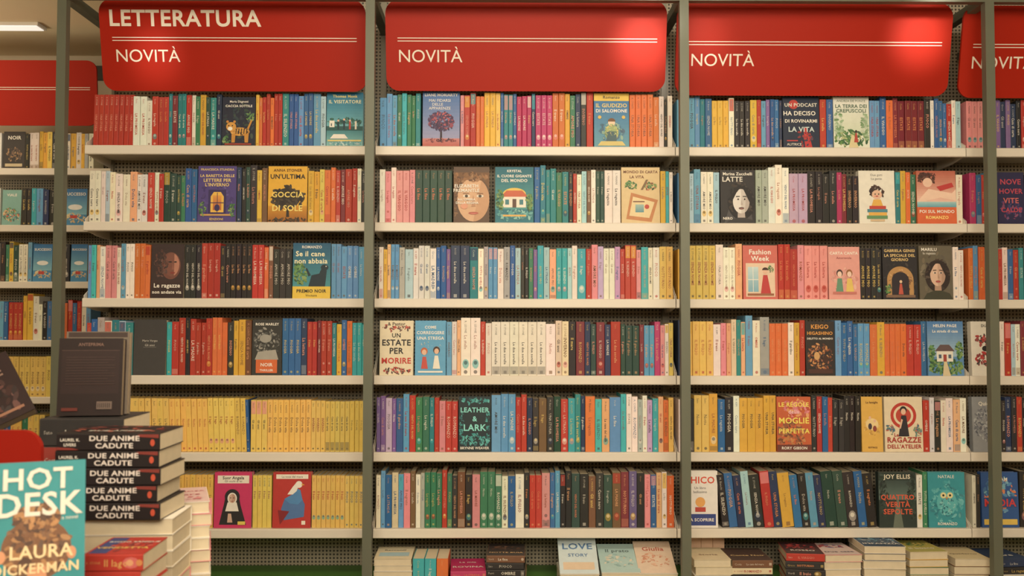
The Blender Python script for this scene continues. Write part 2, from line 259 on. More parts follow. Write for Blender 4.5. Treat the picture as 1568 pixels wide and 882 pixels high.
CV['legs']=((222,112,66),[('g',0,.4,1,.6,(236,190,170),(180,90,70)),('s',.26,.86,.22,.14,[(60,36,30),(90,50,40)],60,.06),('e',.28,.78,.12,.12,(232,190,165)),('p',[(.1,.5),(.3,.66),(.9,.58),(1,.66),(1,.44),(.6,.5),(.0,.4)],(238,200,176)),('p',[(.5,.7),(.9,.78),(.95,.7),(.6,.62)],(190,50,50)),('g',0,.32,1,.1,(90,160,180),(160,200,200)),('r',0,0,1,.32,(216,92,50)),TT('POI SUL MONDO',.5,.24,.12,W_),TT('ROMANZO',.5,.13,.11,(250,220,120)),TT('FAENZA',.3,.93,.1,(70,40,40))])
CV['nove']=((34,32,70),[('s',.5,.3,.4,.4,[(60,50,110),(44,40,90),(120,50,90)],60,.07),TT('NOVE',.5,.82,.28,(190,60,80)),TT('HOVER',.5,.64,.26,(190,60,80)),TT('VITE',.5,.46,.28,(200,90,90)),TT('CALDE',.5,.28,.24,(190,60,80))])
CV['brown']=((52,38,38),[('e',.6,.6,.3,.42,(110,64,54)),('e',.62,.62,.24,.36,(180,118,96)),('h',.62,.62,.24,.36,(120,72,60),70,290),('s',.3,.65,.2,.45,[(52,38,38),(70,44,40),(90,54,46)],80,.06),('e',.58,.67,.055,.022,K_),('e',.74,.67,.045,.022,K_),('p',[(.66,.66),(.71,.53),(.63,.53)],(140,84,70)),('e',.66,.47,.08,.028,(130,50,46)),('g',0,0,1,.34,(44,32,32),(56,40,38)),TT('Le ragazze',.5,.24,.18,W_),TT('non andate via',.5,.12,.15,W_)])
CV['cane']=((38,100,130),[('g',0,.2,1,.8,(60,140,150),(30,84,120)),('s',.2,.45,.18,.3,GR,70,.06),('r',0,0,1,.22,(228,190,60)),TT('ROMANZO',.5,.93,.1,W_),TT('Se il cane',.46,.81,.19,(240,232,190)),TT('non abbaia',.48,.68,.19,(240,232,190)),('p',[(.42,.22),(.86,.22),(.9,.5),(.8,.6),(.7,.45),(.5,.42)],(28,44,54)),('e',.84,.56,.1,.08,(28,44,54)),('e',.88,.58,.015,.015,W_),('p',[(.42,.4),(.34,.54),(.38,.55),(.48,.42)],(28,44,54)),TT('PREMIO NOIR',.5,.14,.12,K_),TT('Vincitore',.5,.06,.08,K_,False)])
CV['fashion']=((206,96,84),[('r',.08,.05,.84,.62,(226,196,166)),TT('Fashion',.5,.88,.2,W_),TT('Week',.5,.76,.2,W_),('g',.14,.14,.3,.46,(120,170,190),(190,214,216)),('r',.28,.14,.015,.46,W_),('r',.14,.36,.3,.012,W_),('p',[(.5,.1),(.8,.1),(.7,.45),(.58,.45)],(190,50,50)),('e',.64,.52,.07,.08,(226,180,150)),('h',.64,.54,.09,.08,(60,36,30),0,180),('r',.12,.07,.76,.04,(150,90,60)),('s',.8,.55,.08,.1,GR,16,.03)])
CV['pink']=((226,152,142),[('s',.5,.38,.42,.4,[(226,160,150),(236,176,160),(210,130,120)],70,.07),TT('CARTA CANTA',.5,.88,.13,W_),TT('Amorevole',.5,.79,.1,(150,70,70)),('e',.35,.5,.1,.12,(70,46,44)),('e',.35,.48,.07,.09,(236,200,180)),('e',.66,.5,.1,.12,(150,90,50)),('e',.66,.48,.07,.09,(236,200,180)),('p',[(.22,.14),(.46,.14),(.42,.4),(.28,.4)],(90,140,110)),('p',[(.54,.14),(.8,.14),(.73,.4),(.59,.4)],(226,190,90)),('r',.12,.1,.76,.05,(196,110,100))])
CV['arch']=((34,32,36),[('s',.5,.4,.46,.6,[(40,36,38),(54,44,40),(30,28,32)],60,.07),TT('GABRIELA GENISI',.5,.93,.12,(225,190,120)),TT('LA SPECIALE DEL',.5,.84,.12,(225,190,120)),TT('GIORNO',.5,.76,.12,(225,190,120)),('h',.5,.38,.38,.38,(180,132,76),0,180),('r',.12,.08,.76,.3,(180,132,76)),('s',.5,.34,.34,.34,[(200,150,90),(150,100,60),(120,80,50)],60,.04),('h',.5,.36,.25,.25,(40,34,40),0,180),('r',.25,.06,.5,.3,(40,34,40)),('r',.08,.04,.84,.05,(120,90,70)),('p',[(.44,.1),(.58,.1),(.54,.3),(.48,.3)],(190,76,60)),('e',.51,.34,.04,.045,(225,190,150)),('s',.15,.2,.08,.16,GR,20,.04)])
CV['lady']=((92,84,68),[('s',.5,.5,.5,.7,[(92,84,68),(76,68,56),(110,98,78)],60,.09)]+portrait(.55,.46,1.0,(216,176,150),(40,30,28),(56,56,42))+[TT('MARILU',.3,.93,.13,W_),TT('la ragazza',.3,.86,.1,W_,False)])
CV['grey']=((58,56,56),[TT('Mario Vargas',.5,.62,.09,(200,195,185),False),TT('Gli anni',.5,.54,.1,(200,195,185),False),('r',.3,.5,.4,.004,(150,146,140))])
CV['label']=((44,44,42),[('s',.5,.6,.45,.46,[(110,110,106),(70,72,70),(140,138,130),(50,50,48)],130,.06),('e',.45,.66,.2,.14,(150,148,140)),('p',[(.1,.28),(.9,.28),(.8,.46),(.2,.42)],(160,156,146)),('r',.14,.04,.72,.24,(216,96,44)),TT('ROSE MARLEY',.5,.92,.12,W_),TT('NOIR',.5,.19,.16,W_),TT('THRILLER',.5,.09,.1,W_)])
CV['estate']=((226,212,180),[('s',.5,.87,.42,.12,[(190,60,50),(60,40,40),(110,60,50)],50,.04),('r',.25,.9,.5,.08,(226,212,180)),TT('& Pastor',.5,.94,.14,(60,40,36)),('r',.36,.68,.28,.1,(226,212,180)),TT('UN',.5,.73,.18,K_),TT('ESTATE',.5,.6,.25,K_),TT('PER',.5,.45,.25,K_),TT('MORIRE',.5,.27,.26,(200,50,40)),('s',.5,.08,.42,.1,[(190,60,50),(110,50,44),(60,40,40)],50,.04)])
CV['strega']=((86,160,206),[TT('COME',.5,.88,.13,W_),TT('CORREGGERE',.5,.78,.14,W_),TT('UNA STREGA',.5,.68,.14,W_),('e',.3,.44,.11,.12,(190,90,50)),('e',.3,.42,.075,.09,(226,180,150)),('p',[(.2,.12),(.42,.12),(.36,.34),(.25,.34)],(200,70,60)),('e',.7,.46,.11,.12,(60,40,36)),('e',.7,.44,.075,.09,(226,180,150)),('p',[(.58,.12),(.82,.12),(.75,.36),(.64,.36)],(232,226,210)),('s',.5,.55,.4,.1,[W_,(230,210,120)],14,.015),('r',.1,.05,.8,.03,W_)])
CV['keigo']=((40,34,32),[('s',.5,.34,.45,.45,[(140,70,40),(90,50,36),(200,130,70),(50,36,34)],150,.06),TT('KEIGO',.5,.9,.2,(226,150,60)),TT('HIGASHINO',.5,.78,.17,(226,150,60)),TT('DELITTO AL MONDO',.5,.68,.1,W_),('e',.38,.36,.1,.14,(206,156,96)),('r',.08,.04,.84,.08,(70,40,34)),('e',.68,.3,.1,.14,(60,36,30))])
CV['bluehouse']=((80,130,180),[('g',0,.35,1,.65,(150,180,200),(66,116,176)),('s',.5,.16,.5,.22,GR,150,.06),TT('HELEN PAGE',.5,.92,.11,W_),TT('La strada di casa',.5,.82,.1,W_),('r',.25,.26,.45,.2,(226,220,205)),('p',[(.2,.45),(.75,.45),(.6,.57),(.35,.57)],(90,70,70)),('r',.3,.32,.08,.07,(70,90,110)),('r',.57,.32,.08,.07,(70,90,110)),('r',.43,.26,.09,.13,(160,60,50)),('p',[(.4,0),(.62,0),(.52,.26),(.44,.26)],(210,190,150)),('s',.88,.46,.1,.26,GR,50,.05),('s',.1,.4,.09,.24,GR,50,.05)])
CV['whitered']=((230,224,212),[('s',.45,.66,.3,.2,[(190,50,50),(60,50,50),(150,60,60)],50,.07),('s',.45,.3,.34,.24,[(190,50,50),(60,50,50),(150,60,60)],50,.07),('e',.5,.5,.12,.1,K_),TT('DUE',.5,.92,.13,K_)])
CV['leather']=((24,40,46),[('s',.5,.92,.46,.1,[(50,150,150),(30,90,96),(80,180,176)],40,.05),('s',.5,.2,.46,.2,[(50,150,150),(30,90,96),(80,180,176)],80,.05),('s',.08,.5,.07,.5,[(50,150,150),(30,90,96)],30,.04),('s',.92,.5,.07,.5,[(50,150,150),(30,90,96)],30,.04),TT('LEATHER',.5,.76,.22,(130,222,214)),TT('&',.5,.6,.22,(130,222,214)),TT('LARK',.5,.44,.28,(130,222,214)),('r',.05,.03,.9,.08,(24,40,46)),TT('BRYNNE WEAVER',.5,.07,.12,W_)])
CV['moglie']=((196,84,44),[('s',.6,.78,.4,.3,[(226,120,130),(230,150,90),(190,70,50)],80,.07),('s',.4,.3,.42,.36,[(110,60,40),(150,80,50),(196,120,60)],100,.07),('r',0,0,1,.13,(100,46,38)),TT('LE REGOLE',.5,.86,.18,(244,222,90)),TT('della',.5,.73,.16,(244,190,190)),TT('MOGLIE',.5,.57,.24,(244,222,90)),TT('PERFETTA',.5,.38,.2,(244,222,90)),TT('RORY GIBSON',.5,.07,.11,W_)])
CV['ocra']=((222,170,70),[('s',.5,.45,.4,.4,[(230,186,100),(206,150,60)],50,.07),('e',.5,.5,.3,.28,(236,205,140)),('e',.4,.62,.06,.07,(226,180,150)),('e',.4,.46,.09,.15,(60,50,60)),('e',.62,.56,.06,.07,(226,180,150)),('e',.62,.42,.09,.14,(140,60,50)),TT('La famiglia',.5,.9,.13,(90,50,30)),TT('EDITRICE',.5,.08,.1,(90,50,30))])
CV['atelier']=((226,208,174),[('e',.5,.66,.34,.34,(190,50,40)),('e',.5,.66,.26,.26,(226,206,170)),('e',.5,.66,.2,.2,(190,60,46)),('e',.5,.76,.09,.1,K_),('e',.5,.73,.065,.08,(226,180,150)),('p',[(.36,.28),(.64,.28),(.57,.66),(.44,.66)],(40,38,44)),('p',[(.44,.6),(.38,.42),(.42,.42),(.48,.58)],(226,180,150)),('s',.15,.4,.1,.16,[(70,110,130),(190,90,70),(110,140,110)],26,.04),('s',.86,.4,.1,.16,[(70,110,130),(190,90,70),(110,140,110)],26,.04),TT('Le',.3,.31,.12,(170,40,36)),TT('RAGAZZE',.5,.22,.2,(170,40,36)),TT("DELL'ATELIER",.5,.1,.15,(170,40,36))])
CV['greyfloral']=((140,144,150),[('s',.5,.5,.45,.6,[(100,104,116),(170,174,180),(120,124,136),(90,96,110)],150,.07),TT('Quiete',.5,.88,.18,W_)])
CV['nun']=((206,44,96),[('r',.08,.8,.84,.14,(236,226,210)),TT('Suor Angela',.5,.9,.11,K_),TT('Gli occhi di lei',.5,.84,.08,K_,False),('p',[(.14,.06),(.86,.06),(.7,.42),(.66,.56),(.3,.56),(.26,.42)],K_),('e',.48,.56,.2,.2,K_),('e',.48,.53,.125,.15,W_),('p',[(.3,.3),(.66,.3),(.6,.46),(.36,.46)],W_),('e',.48,.53,.09,.12,(208,170,148)),('h',.48,.53,.09,.12,(190,146,124),-90,90),('e',.44,.54,.016,.012,K_),('e',.52,.54,.016,.012,K_),('e',.48,.48,.03,.01,(150,70,60)),('p',[(.36,.1),(.5,.1),(.46,.26),(.38,.26)],(208,170,148)),('r',.64,.06,.2,.06,(226,200,80))])
CV['bird']=((186,44,40),[('r',.08,.88,.84,.08,(236,226,210)),TT('La voce del mare',.5,.92,.08,K_,False),('p',[(.22,.34),(.3,.14),(.82,.2),(.84,.42),(.7,.62),(.5,.6),(.3,.5)],(70,110,170)),('p',[(.3,.52),(.5,.6),(.6,.72),(.72,.68),(.78,.5),(.66,.42),(.44,.44)],(70,130,190)),('p',[(.38,.6),(.52,.6),(.62,.66),(.7,.82),(.62,.82),(.52,.74)],(236,230,220)),('e',.68,.78,.09,.09,(236,230,220)),('p',[(.75,.8),(.84,.77),(.75,.76)],(226,160,60)),('p',[(.2,.06),(.44,.3),(.14,.32)],(130,30,36)),('r',.76,.06,.1,.07,(236,226,210))])
CV['chico']=((232,226,220),[TT('CHICO',.48,.84,.28,(220,70,50)),TT('Un libro',.5,.7,.1,K_,False),TT('bellissimo',.5,.63,.1,K_,False),('r',.06,.04,.88,.2,(44,60,130)),TT('DA SCOPRIRE',.5,.14,.12,W_),('e',.5,.45,.14,.14,(230,160,80)),('r',.35,.28,.3,.08,(190,60,50))])
CV['verita']=((36,48,44),[('g',0,.5,1,.35,(90,112,104),(50,66,62)),('s',.12,.55,.12,.6,[(26,38,34),(40,56,48)],80,.06),('s',.88,.55,.12,.6,[(26,38,34),(40,56,48)],80,.06),('p',[(.36,0),(.64,0),(.53,.5),(.47,.5)],(96,106,92)),TT('JOY ELLIS',.5,.92,.16,(226,215,190)),TT('QUATTRO',.5,.55,.19,(220,84,54)),TT('VERITÀ',.5,.42,.19,(220,84,54)),TT('SEPOLTE',.5,.29,.19,(220,84,54))])
CV['owl']=((44,142,156),[('s',.5,.45,.45,.55,[(60,160,170),(36,120,136),(90,180,186)],120,.06),TT('NATALE',.5,.92,.12,W_,False),('e',.5,.45,.27,.34,(80,176,182)),('s',.5,.38,.22,.26,[(36,110,126),(130,200,200)],60,.03),('e',.41,.58,.08,.08,(226,214,150)),('e',.59,.58,.08,.08,(226,214,150)),('e',.41,.58,.03,.03,K_),('e',.59,.58,.03,.03,K_),('p',[(.47,.55),(.53,.55),(.5,.5)],(220,140,60)),TT('ROMANZO',.5,.07,.1,W_)])
CV['media']=((40,80,150),[('s',.5,.6,.44,.5,[(80,140,190),(50,100,160),(120,180,200),(226,120,70)],110,.07),('r',.05,.36,.9,.18,(40,70,130)),TT('MEDIA',.5,.45,.28,(216,54,56)),TT('DREAM',.5,.87,.13,W_),('r',.05,.05,.9,.1,(226,190,80))])
CV['sea']=((60,130,180),[('g',0,.3,1,.7,(120,180,200),(40,100,160)),('s',.5,.2,.48,.2,[(220,200,150),(200,170,120)],50,.06),('e',.5,.5,.3,.12,(230,230,225)),TT('SUCCESSO',.5,.86,.18,W_),('r',.3,.2,.3,.08,(190,60,50))])
CV['darkk']=((50,44,42),[TT('NOIR',.5,.84,.24,W_),('s',.5,.4,.36,.36,[(120,90,70),(80,60,50),(160,120,80)],60,.06),('r',.1,.06,.8,.08,(200,180,140))])
CV['park']=((120,170,160),[('s',.5,.3,.46,.36,[(200,90,60),(226,190,140),(90,140,90),(60,110,110)],100,.07),TT('VIALE',.5,.86,.2,W_)])
# ------------------------------------------------------------------ shelving layout (u and v in image pixels)
SH=[225,341.5,458,575.5,693,810]
ZS=[P(800,v,0.0).z for v in SH]
rows={}
rows[(0,0)]=[(138,200,'rrrrrrrr',82,1.2),(200,229,'www',76),(229,255,'rrr',80),(255,290,'tdttr',82),(290,336,'wgyGtn',80),('F',336,389,78,'tiger'),(389,430,'yorrorr',82),(430,497,'tbbsbbsl',82),('F',497,555,86,'visitor')]
rows[(1,0)]=[(134,152,'ww',84),(152,224,'wlwwwmww',78),(224,249,'rwr',80),(249,282,'GGGg',78),(282,300,'bb',82),('F',300,361,88,'window'),(361,392,'nkGk',88),(392,408,'yB',84),('F',408,470,88,'goccia'),(470,496,'yyY',84),(496,546,'oordrr',84),(546,566,'wkb',84)]
rows[(2,0)]=[(134,152,'sTm',84),(152,192,'wppws',84),(192,230,'wwooo',84),('F',230,282,84,'brown'),(282,345,'kkkrrrk',84),(345,386,'kkkkk',86),(386,418,'rroB',84),(418,447,'kkk',82),('F',447,507,86,'cane'),(507,566,'sssssss',85)]
rows[(3,0)]=[(134,205,'rbewtlt',86),('F',205,256,85,'grey'),(256,326,'Trrkrrrr',86),(326,386,'oookyyB',86),('F',386,433,85,'label'),(433,462,'bbb',86),(462,516,'nrrdrrt',86),(516,566,'yboTTTT',83)]
rows[(4,0)]=[(134,264,'YYYYYYYYYYYYYY',82,-2),(264,381,'YYYYYYYYYYYYYY',82,-2.5),(381,386,'b',82,-2.5),(386,478,'YYYYYYYYYYY',80),(478,566,'YYYYYYYYYYYY',78)]
rows[(5,0)]=[(134,330,'YYYYYYYYYYYYYYYYYYYYYY',82),('F',331,390,84,'nun'),(390,419,'YYYY',80),('F',420,480,84,'bird'),(480,566,'YYYYYYYYYYYY',80)]
rows[(0,1)]=[(580,607,'sss',82),(607,643,'gTggt',84),('F',645,704,88,'tree'),(704,741,'prroo',84),(741,766,'yyY',86),(766,791,'bttb',84),(791,820,'PPPn',84),(820,846,'PPP',84),(846,873,'ooy',84),(873,909,'gnkr',86),('F',909,965,86,'salomone'),(965,1010,'ooooo',84),(1010,1031,'wkw',80)]
rows[(1,1)]=[(580,606,'wpw',86),(606,635,'ppp',86),(635,692,'GGGGG',88),('F',693,750,88,'fremantle'),('F',757,818,88,'house'),(818,852,'bttt',88),(852,871,'gt',84),(871,891,'krw',80),(891,926,'lBwGG',86),(926,951,'ww',84),('F',951,1012,88,'tan'),(1012,1031,'yTw',84)]
rows[(2,1)]=[(580,620,'wymsse',82),(620,668,'lwwww',82),(668,690,'bbv',82),(690,732,'nnt',82),(732,781,'wesswe',82),(781,823,'blkkgv',82),(823,876,'TlmTTl',82),(876,906,'wTr',82),(906,950,'pqwwq',82),(950,982,'rrrp',82),(982,1000,'Tw',82),(1000,1031,'wYY',82)]
rows[(3,1)]=[('F',581,634,84,'estate'),('F',635,684,84,'strega'),(684,706,'swm',84),(706,736,'ww',86),(736,753,'rw',84),(753,871,'wwwwwwwcc',84),(871,935,'kdnGdn',82),(935,950,'r',82),(950,986,'GGGd',82),(986,1002,'ss',82),(1002,1031,'PpwY',82)]
rows[(4,1)]=[(578,608,'vvqv',86),(608,628,'bs',86),(628,648,'rg',86),(648,666,'gt',86),(666,702,'rprr',82),('F',702,753,84,'leather'),(753,790,'sss',86),(790,807,'rr',86),(807,870,'nkBkGr',86),(870,896,'Ttn',88),(896,911,'o',84),(911,933,'Tm',84),(933,950,'s',88),(950,976,'Tww',86),(976,1031,'ewqTmoY',84)]
rows[(5,1)]=[(578,592,'ws',84),(592,620,'bcs',84),(620,652,'pBwe',84),(652,686,'gggr',86),(686,736,'gkBkp',84),(736,769,'ggg',86),(769,803,'wbw',84),(803,850,'krrpb',84),(850,866,'sk',86),(866,950,'kGkBkGB',84),(950,986,'dvk',84),(986,1031,'pbmwo',82)]
rows[(0,2)]=[(1038,1056,'sk',78),(1056,1092,'sstb',80),(1092,1126,'yyyw',80),(1126,1161,'kkky',78),(1161,1200,'rsvbbn',80),('F',1200,1258,82,'podcast'),(1258,1278,'rb',80),('F',1278,1335,82,'terra'),(1335,1371,'ssbo',80),(1371,1419,'ddddd',80),(1419,1441,'kwb',80),(1441,1476,'bbrwl',76)]
rows[(1,2)]=[(1038,1056,'bb',80),(1056,1103,'lswwl',84),('F',1103,1158,84,'zucc'),(1158,1210,'eewww',90),(1210,1238,'qq',84),(1238,1283,'kkkk',82),(1283,1316,'Pdkk',80),('F',1316,1373,84,'kid'),(1373,1405,'tyog',82),('F',1405,1467,84,'legs'),(1467,1477,'w',80)]
rows[(2,2)]=[(1038,1056,'yb',80),(1056,1096,'YYYY',84),(1096,1137,'wwwm',84),('F',1137,1192,84,'fashion'),(1192,1268,'rrrpppp',84),('F',1268,1318,82,'pink'),(1318,1351,'kkkk',82),('F',1351,1406,82,'arch'),('F',1407,1460,84,'lady'),(1460,1477,'ww',82)]
rows[(3,2)]=[(1038,1060,'nY',84),(1060,1092,'YYY',84),(1092,1112,'wp',84),(1112,1141,'mctm',84),(1141,1178,'swe',90),(1178,1232,'ooowyr',86),('F',1232,1278,84,'keigo'),(1278,1331,'sbbbss',84),(1331,1418,'oyoooorrb',84),('F',1418,1475,84,'bluehouse')]
rows[(4,2)]=[(1038,1062,'wk',84),(1062,1098,'YYy',88),(1098,1131,'bkw',84),(1131,1187,'yyyyy',84),('F',1187,1241,84,'moglie'),(1241,1266,'krb',84),(1266,1316,'rkkkkk',84),('F',1316,1350,84,'ocra'),('F',1351,1411,84,'atelier'),(1411,1446,'rwkw',84),(1446,1477,'wmw',84)]
rows[(5,2)]=[('F',1043,1098,86,'chico'),(1104,1340,'kbnlkrnybksnGGkbk',84,-6),('F',1341,1400,84,'verita'),(1400,1416,'wg',84),('F',1416,1474,84,'owl')]
rows[(0,3)]=[(1484,1528,'ppppp',78),(1528,1568,'vnvnk',76),(1568,1640,'rwbgyrwb',80)]
rows[(1,3)]=[(1487,1528,'PbrsP',80),('F',1529,1572,82,'nove'),(1574,1640,'krwbyg',80)]
rows[(2,3)]=[(1484,1528,'osowrs',82),(1528,1568,'rwbrt',80),(1568,1640,'kTwobr',80)]
rows[(3,3)]=[('F',1485,1530,84,'whitered'),(1530,1568,'wrlwd',84),(1568,1640,'kTwobr',80)]
rows[(4,3)]=[('F',1485,1530,84,'greyfloral'),(1530,1568,'knkrk',84),(1568,1640,'kTwobr',80)]
rows[(5,3)]=[(1484,1496,'wk',84),('F',1497,1555,84,'media'),(1557,1640,'kkTwobr',84)]
def build_row(items,Y,z,k):
    mb=MB()
    for it in items:
        if it[0]=='F':
            _,u0,u1,hp,cid=it; x0=PX(u0+1,Y); x1=PX(u1-1,Y); bg,ops=CV[cid]
            m2=MB(); T=.03
            M=Matrix.Translation((x0,Y-.004,z+.0006))@Matrix.Rotation(R(-2.5),4,'X')
            cbook(m2,x1-x0,hp/k,T,bg,M,ops); m2.build('paperback_novel',M_BOOK); continue
        u0,u1,cs,hp=it[:4]; lean=it[4] if len(it)>4 else 0
        x0=PX(u0,Y); x1=PX(u1,Y); n=len(cs); hh=hp/k
        # runs of the same letter are mostly copies of one title
        specs=[]; prev=None
        for c in cs:
            if prev and prev[0]==c and random.random()<(.92 if c=='Y' else .68): specs.append(prev)
            else:
                j=random.uniform(-8,8); col=tuple(max(0,min(255,int(a*random.uniform(.95,1.04)+j))) for a in C(c))
                h=hh*(random.uniform(.98,1.0) if c=='Y' else random.uniform(.93,1.03))
                w=random.uniform(.97,1.03) if c=='Y' else random.uniform(.75,1.25)
                prev=(c,col,h,w,new_design(col)); specs.append(prev)
        s=sum(q[3] for q in specs); x=x0
        for c,col,h,w_,D in specs:
            w=w_/s*(x1-x0)
            d=random.uniform(.125,.145); y=Y+random.uniform(-.003,.004)
            a=lean+ (random.uniform(-.4,.4) if lean else 0)
            ww=w*math.cos(R(a))-.0006
            if a>0: M=Matrix.Translation((x+w,y,z+.0004))@Matrix.Rotation(R(a),4,'Y')@Matrix.Translation((-ww,0,0))
            elif a<0: M=Matrix.Translation((x,y,z+.0004))@Matrix.Rotation(R(a),4,'Y')
            else: M=Matrix.Translation((x,y,z+.0004))
            cc=tuple(max(0,min(255,v+random.randint(-3,3))) for v in col)
            book(mb,ww,h*random.uniform(.997,1),d,cc,M,design=D); x+=w
    if mb.n: mb.build('shelved_books',M_BOOK)
for (r,b),items in rows.items(): build_row(items,.022,ZS[r],401)
# ------------------------------------------------------------------ bookcases
BX=[PX(127,0),PX(573.5,0),PX(1034.5,0),PX(1481,0)]; BX.append(BX[3]+1.13)
DECK=.53
def bookcase(x0,x1,yf,zs,ztop,deck=True,lw=.0):
    e=empty('bookcase')
    s=MB(); g=.0015
    for z in zs:
        s.box(x0+g,x1-g,yf,yf+.255,z-.016,z,M=I4)
        prof=[(yf-.008,z-.031),(yf-.004,z-.034),(yf+.008,z-.034),(yf+.008,z+.001),(yf-.005,z+.001),(yf-.008,z-.002)]
        M=Matrix(((0,0,1,0),(1,0,0,0),(0,1,0,0),(0,0,0,1)))
        s.prism(prof,x0+g,x1-g,'w',M)
        for xx in (x0+g,x1-g-.002):
            s.prism([(yf+.004,z-.03),(yf+.004,z+.012),(yf+.04,z+.03),(yf+.12,z+.085),(yf+.2,z+.11),(yf+.25,z+.11),(yf+.25,z-.05),(yf+.12,z-.045)],xx,xx+.002,'w',M)
    s.build('shelves',M_WHITE,e)
    p=MB(); p.box(x0+.012,x1-.012,yf+.258,yf+.264,.1,ztop-.02); p.build('back_panel',M_PERF,e)
    u=MB()
    for xx in (x0-.0,x1-.012): u.box(xx,xx+.012,yf+.245,yf+.275,0,ztop)
    u.build('uprights',M_UP,e)
    if deck:
        q=MB(); q.box(x0+.001,x1-.001,-.16,yf+.255,DECK-.025,DECK); q.build('base_deck',M_GREEN,e)
        q=MB(); q.box(x0+.001,x1-.001,-.14,yf+.255,0,DECK-.026); q.build('plinth',M_DARK,e)
    return e
for i in range(4): bookcase(BX[i],BX[i+1],0,ZS,2.9)
# partition behind the shelving
w=MB(); w.box(BX[0],BX[4],.28,.36,0,3.0); w.build('wall_partition',mat_plain('partition_paint',(120,114,98),.8),None)
# far unit
YF=1.3; FZ=[P(40,v,YF).z for v in (258,345,431.5,521,608,696)]
bookcase(-3.35,-2.0,YF,FZ,2.45,False)
KF=FPX/5.1
frows=[[('F',0,35,58,'darkk'),(35,56,'kww',58),(56,84,'yyYk',58),(84,98,'kw',58),(98,140,'wywyew',58),(-60,-2,'rwbgkyw',58)],
[('F',0,31,55,'park'),(31,84,'kkTsnk',57),(-60,-2,'rwbgkyw',58),('F',94,132,57,'sea')],
[(0,48,'kgyGwws',60),('F',49,80,58,'sea'),(-60,-2,'rwbgkyw',58),('F',107,134,58,'sea'),(84,106,'kwk',58)],
[(0,36,'sbrrr',62),(36,60,'yyw',70),(60,96,'wkbgb',58),(96,140,'orbrws',60),(-60,-2,'rwbgkyw',58)],
[(-60,140,'YYYYYYYYYYYYYYYYYYYYYYYY',62)],
[(-60,140,'kYwYrYYwYbYYgYYYkYYwYYYY',60)]]
for it,z in zip(frows,FZ): build_row(it,YF+.02,z,KF)
# ------------------------------------------------------------------ signs
def rrect(x0,x1,z0,z1,r,n=8):
    p=[]
    for cx,cz,a in ((x1-r,z1-r,0),(x0+r,z1-r,90),(x0+r,z0+r,180),(x1-r,z0+r,270)):
        p+=[(cx+r*math.cos(R(a+90*i/n)),cz+r*math.sin(R(a+90*i/n))) for i in range(n+1)]
    return p
MSW=Matrix(((1,0,0,0),(0,0,-1,0),(0,1,0,0),(0,0,0,1))) # (x,z,depth)->(x,-depth,z)
SRED=(160,33,15)
def sign(u0,u1,v0,v1,Y,k,tilt,title=None,sub='NOVITÀ',tu=None):
    A=P(u0,v1,Y); W=PX(u1,Y,v1)-A.x; H=(v1-v0)/k/math.cos(R(tilt))
    M=Matrix.Translation(A)@Matrix.Rotation(R(tilt),4,'X')
    m=MB(raw=True)
    m.prism(rrect(0,W,0,H,.05),-.012,0,SRED,M@MSW)
    wh=(228,217,202)
    for q in (.585,.552):
        m.box(.045,W-.035,-.0012,0,H*q-.0018,H*q+.0012,wh,M)
    if title: m.text(title,.098,.035,H*.80,-.0012,wh,M,True,5,'l',.575)
    if sub: m.text(sub,.08,tu if tu else .05,H*.39,-.0012,wh,M,False,5,'l',.246)
    for xx in (.1,W-.13): m.box(xx,xx+.03,.012,.255,H*.45,H*.45+.03,(90,88,80),M)
    m.build('category_sign',M_SIGN)
sign(159,562,5,139,-.01,403,12,'LETTERATURA',tu=.052)
sign(592,1018,6,139,-.01,403,12,tu=.045)
sign(1033,1450,10,146,-.01,403,12,tu=.055)
sign(1466,1870,14,150,-.01,403,12,tu=.04)
sign(-330,-28,94,192,YF-.02,KF,6,None,None)
sign(-22,150,94,192,YF-.02,KF,6,None,None)
# ------------------------------------------------------------------ steel frame
fr=MB(); PXS=[PX(90,-.2),PX(565,-.2),PX(1048.5,-.2),PX(1519,-.2)]; PXS.append(PXS[3]+1.13); PT=2.715
for x in PXS:
    fr.box(x-.0165,x+.0165,-.2165,-.1835,0,PT)
    fr.box(x-.0165,x+.0165,-.1835,.244,PT-.033,PT)
    fr.box(x-.03,x+.03,-.23,-.17,0,.006)
for a,b in zip(PXS,PXS[1:]): fr.box(a+.0165,b-.0165,-.2165,-.1835,PT-.033,PT)
fr.build('steel_frame',M_POST)
# ------------------------------------------------------------------ piles
LIE=Matrix.Rotation(R(-90),4,'Y')
def pile(name,x,y,z,rot,books,ops=None,bg=None,jit=1,pagefront=False):
    """books: list of (thickness,length,depth,colour); spine toward -y (or the page edge if pagefront)"""
    m=MB(); zz=z
    for i,(t,L,D,c) in enumerate(books):
        a=R(rot+random.uniform(-2,2)*jit); M0=Matrix.Translation((x,y,zz+.0004))@Matrix.Rotation(a,4,'Z')@Matrix.Translation((random.uniform(-.003,.003)*jit,random.uniform(-.003,.003)*jit,0))
        if pagefront: M0b=M0@Matrix.Translation((L,D,0))@Matrix.Rotation(math.pi,4,'Z')
        else: M0b=M0
        book(m,t,L,D,c,M0b@Matrix.Translation((L,0,0))@LIE)
        zz+=t+.0006
        if i==len(books)-1 and ops is not None:
            Mt=M0@Matrix.Translation((0,0,t))@Matrix.Rotation(R(-90),4,'X')
            draw(m,L,D,([('r',.01,.01,.98,.98,bg)] if bg else [])+ops,Mt)
    return m.build(name,M_BOOK)
def bs(n,cols,L=.15,D=.2,t=.022):
    return [(t*random.uniform(.9,1.1),L*random.uniform(.97,1.02),D,cols[i%len(cols)]) for i in range(n)]
NM='stack_of_books'; yD=-.13
def dx(u): return PX(u,-.13,860)
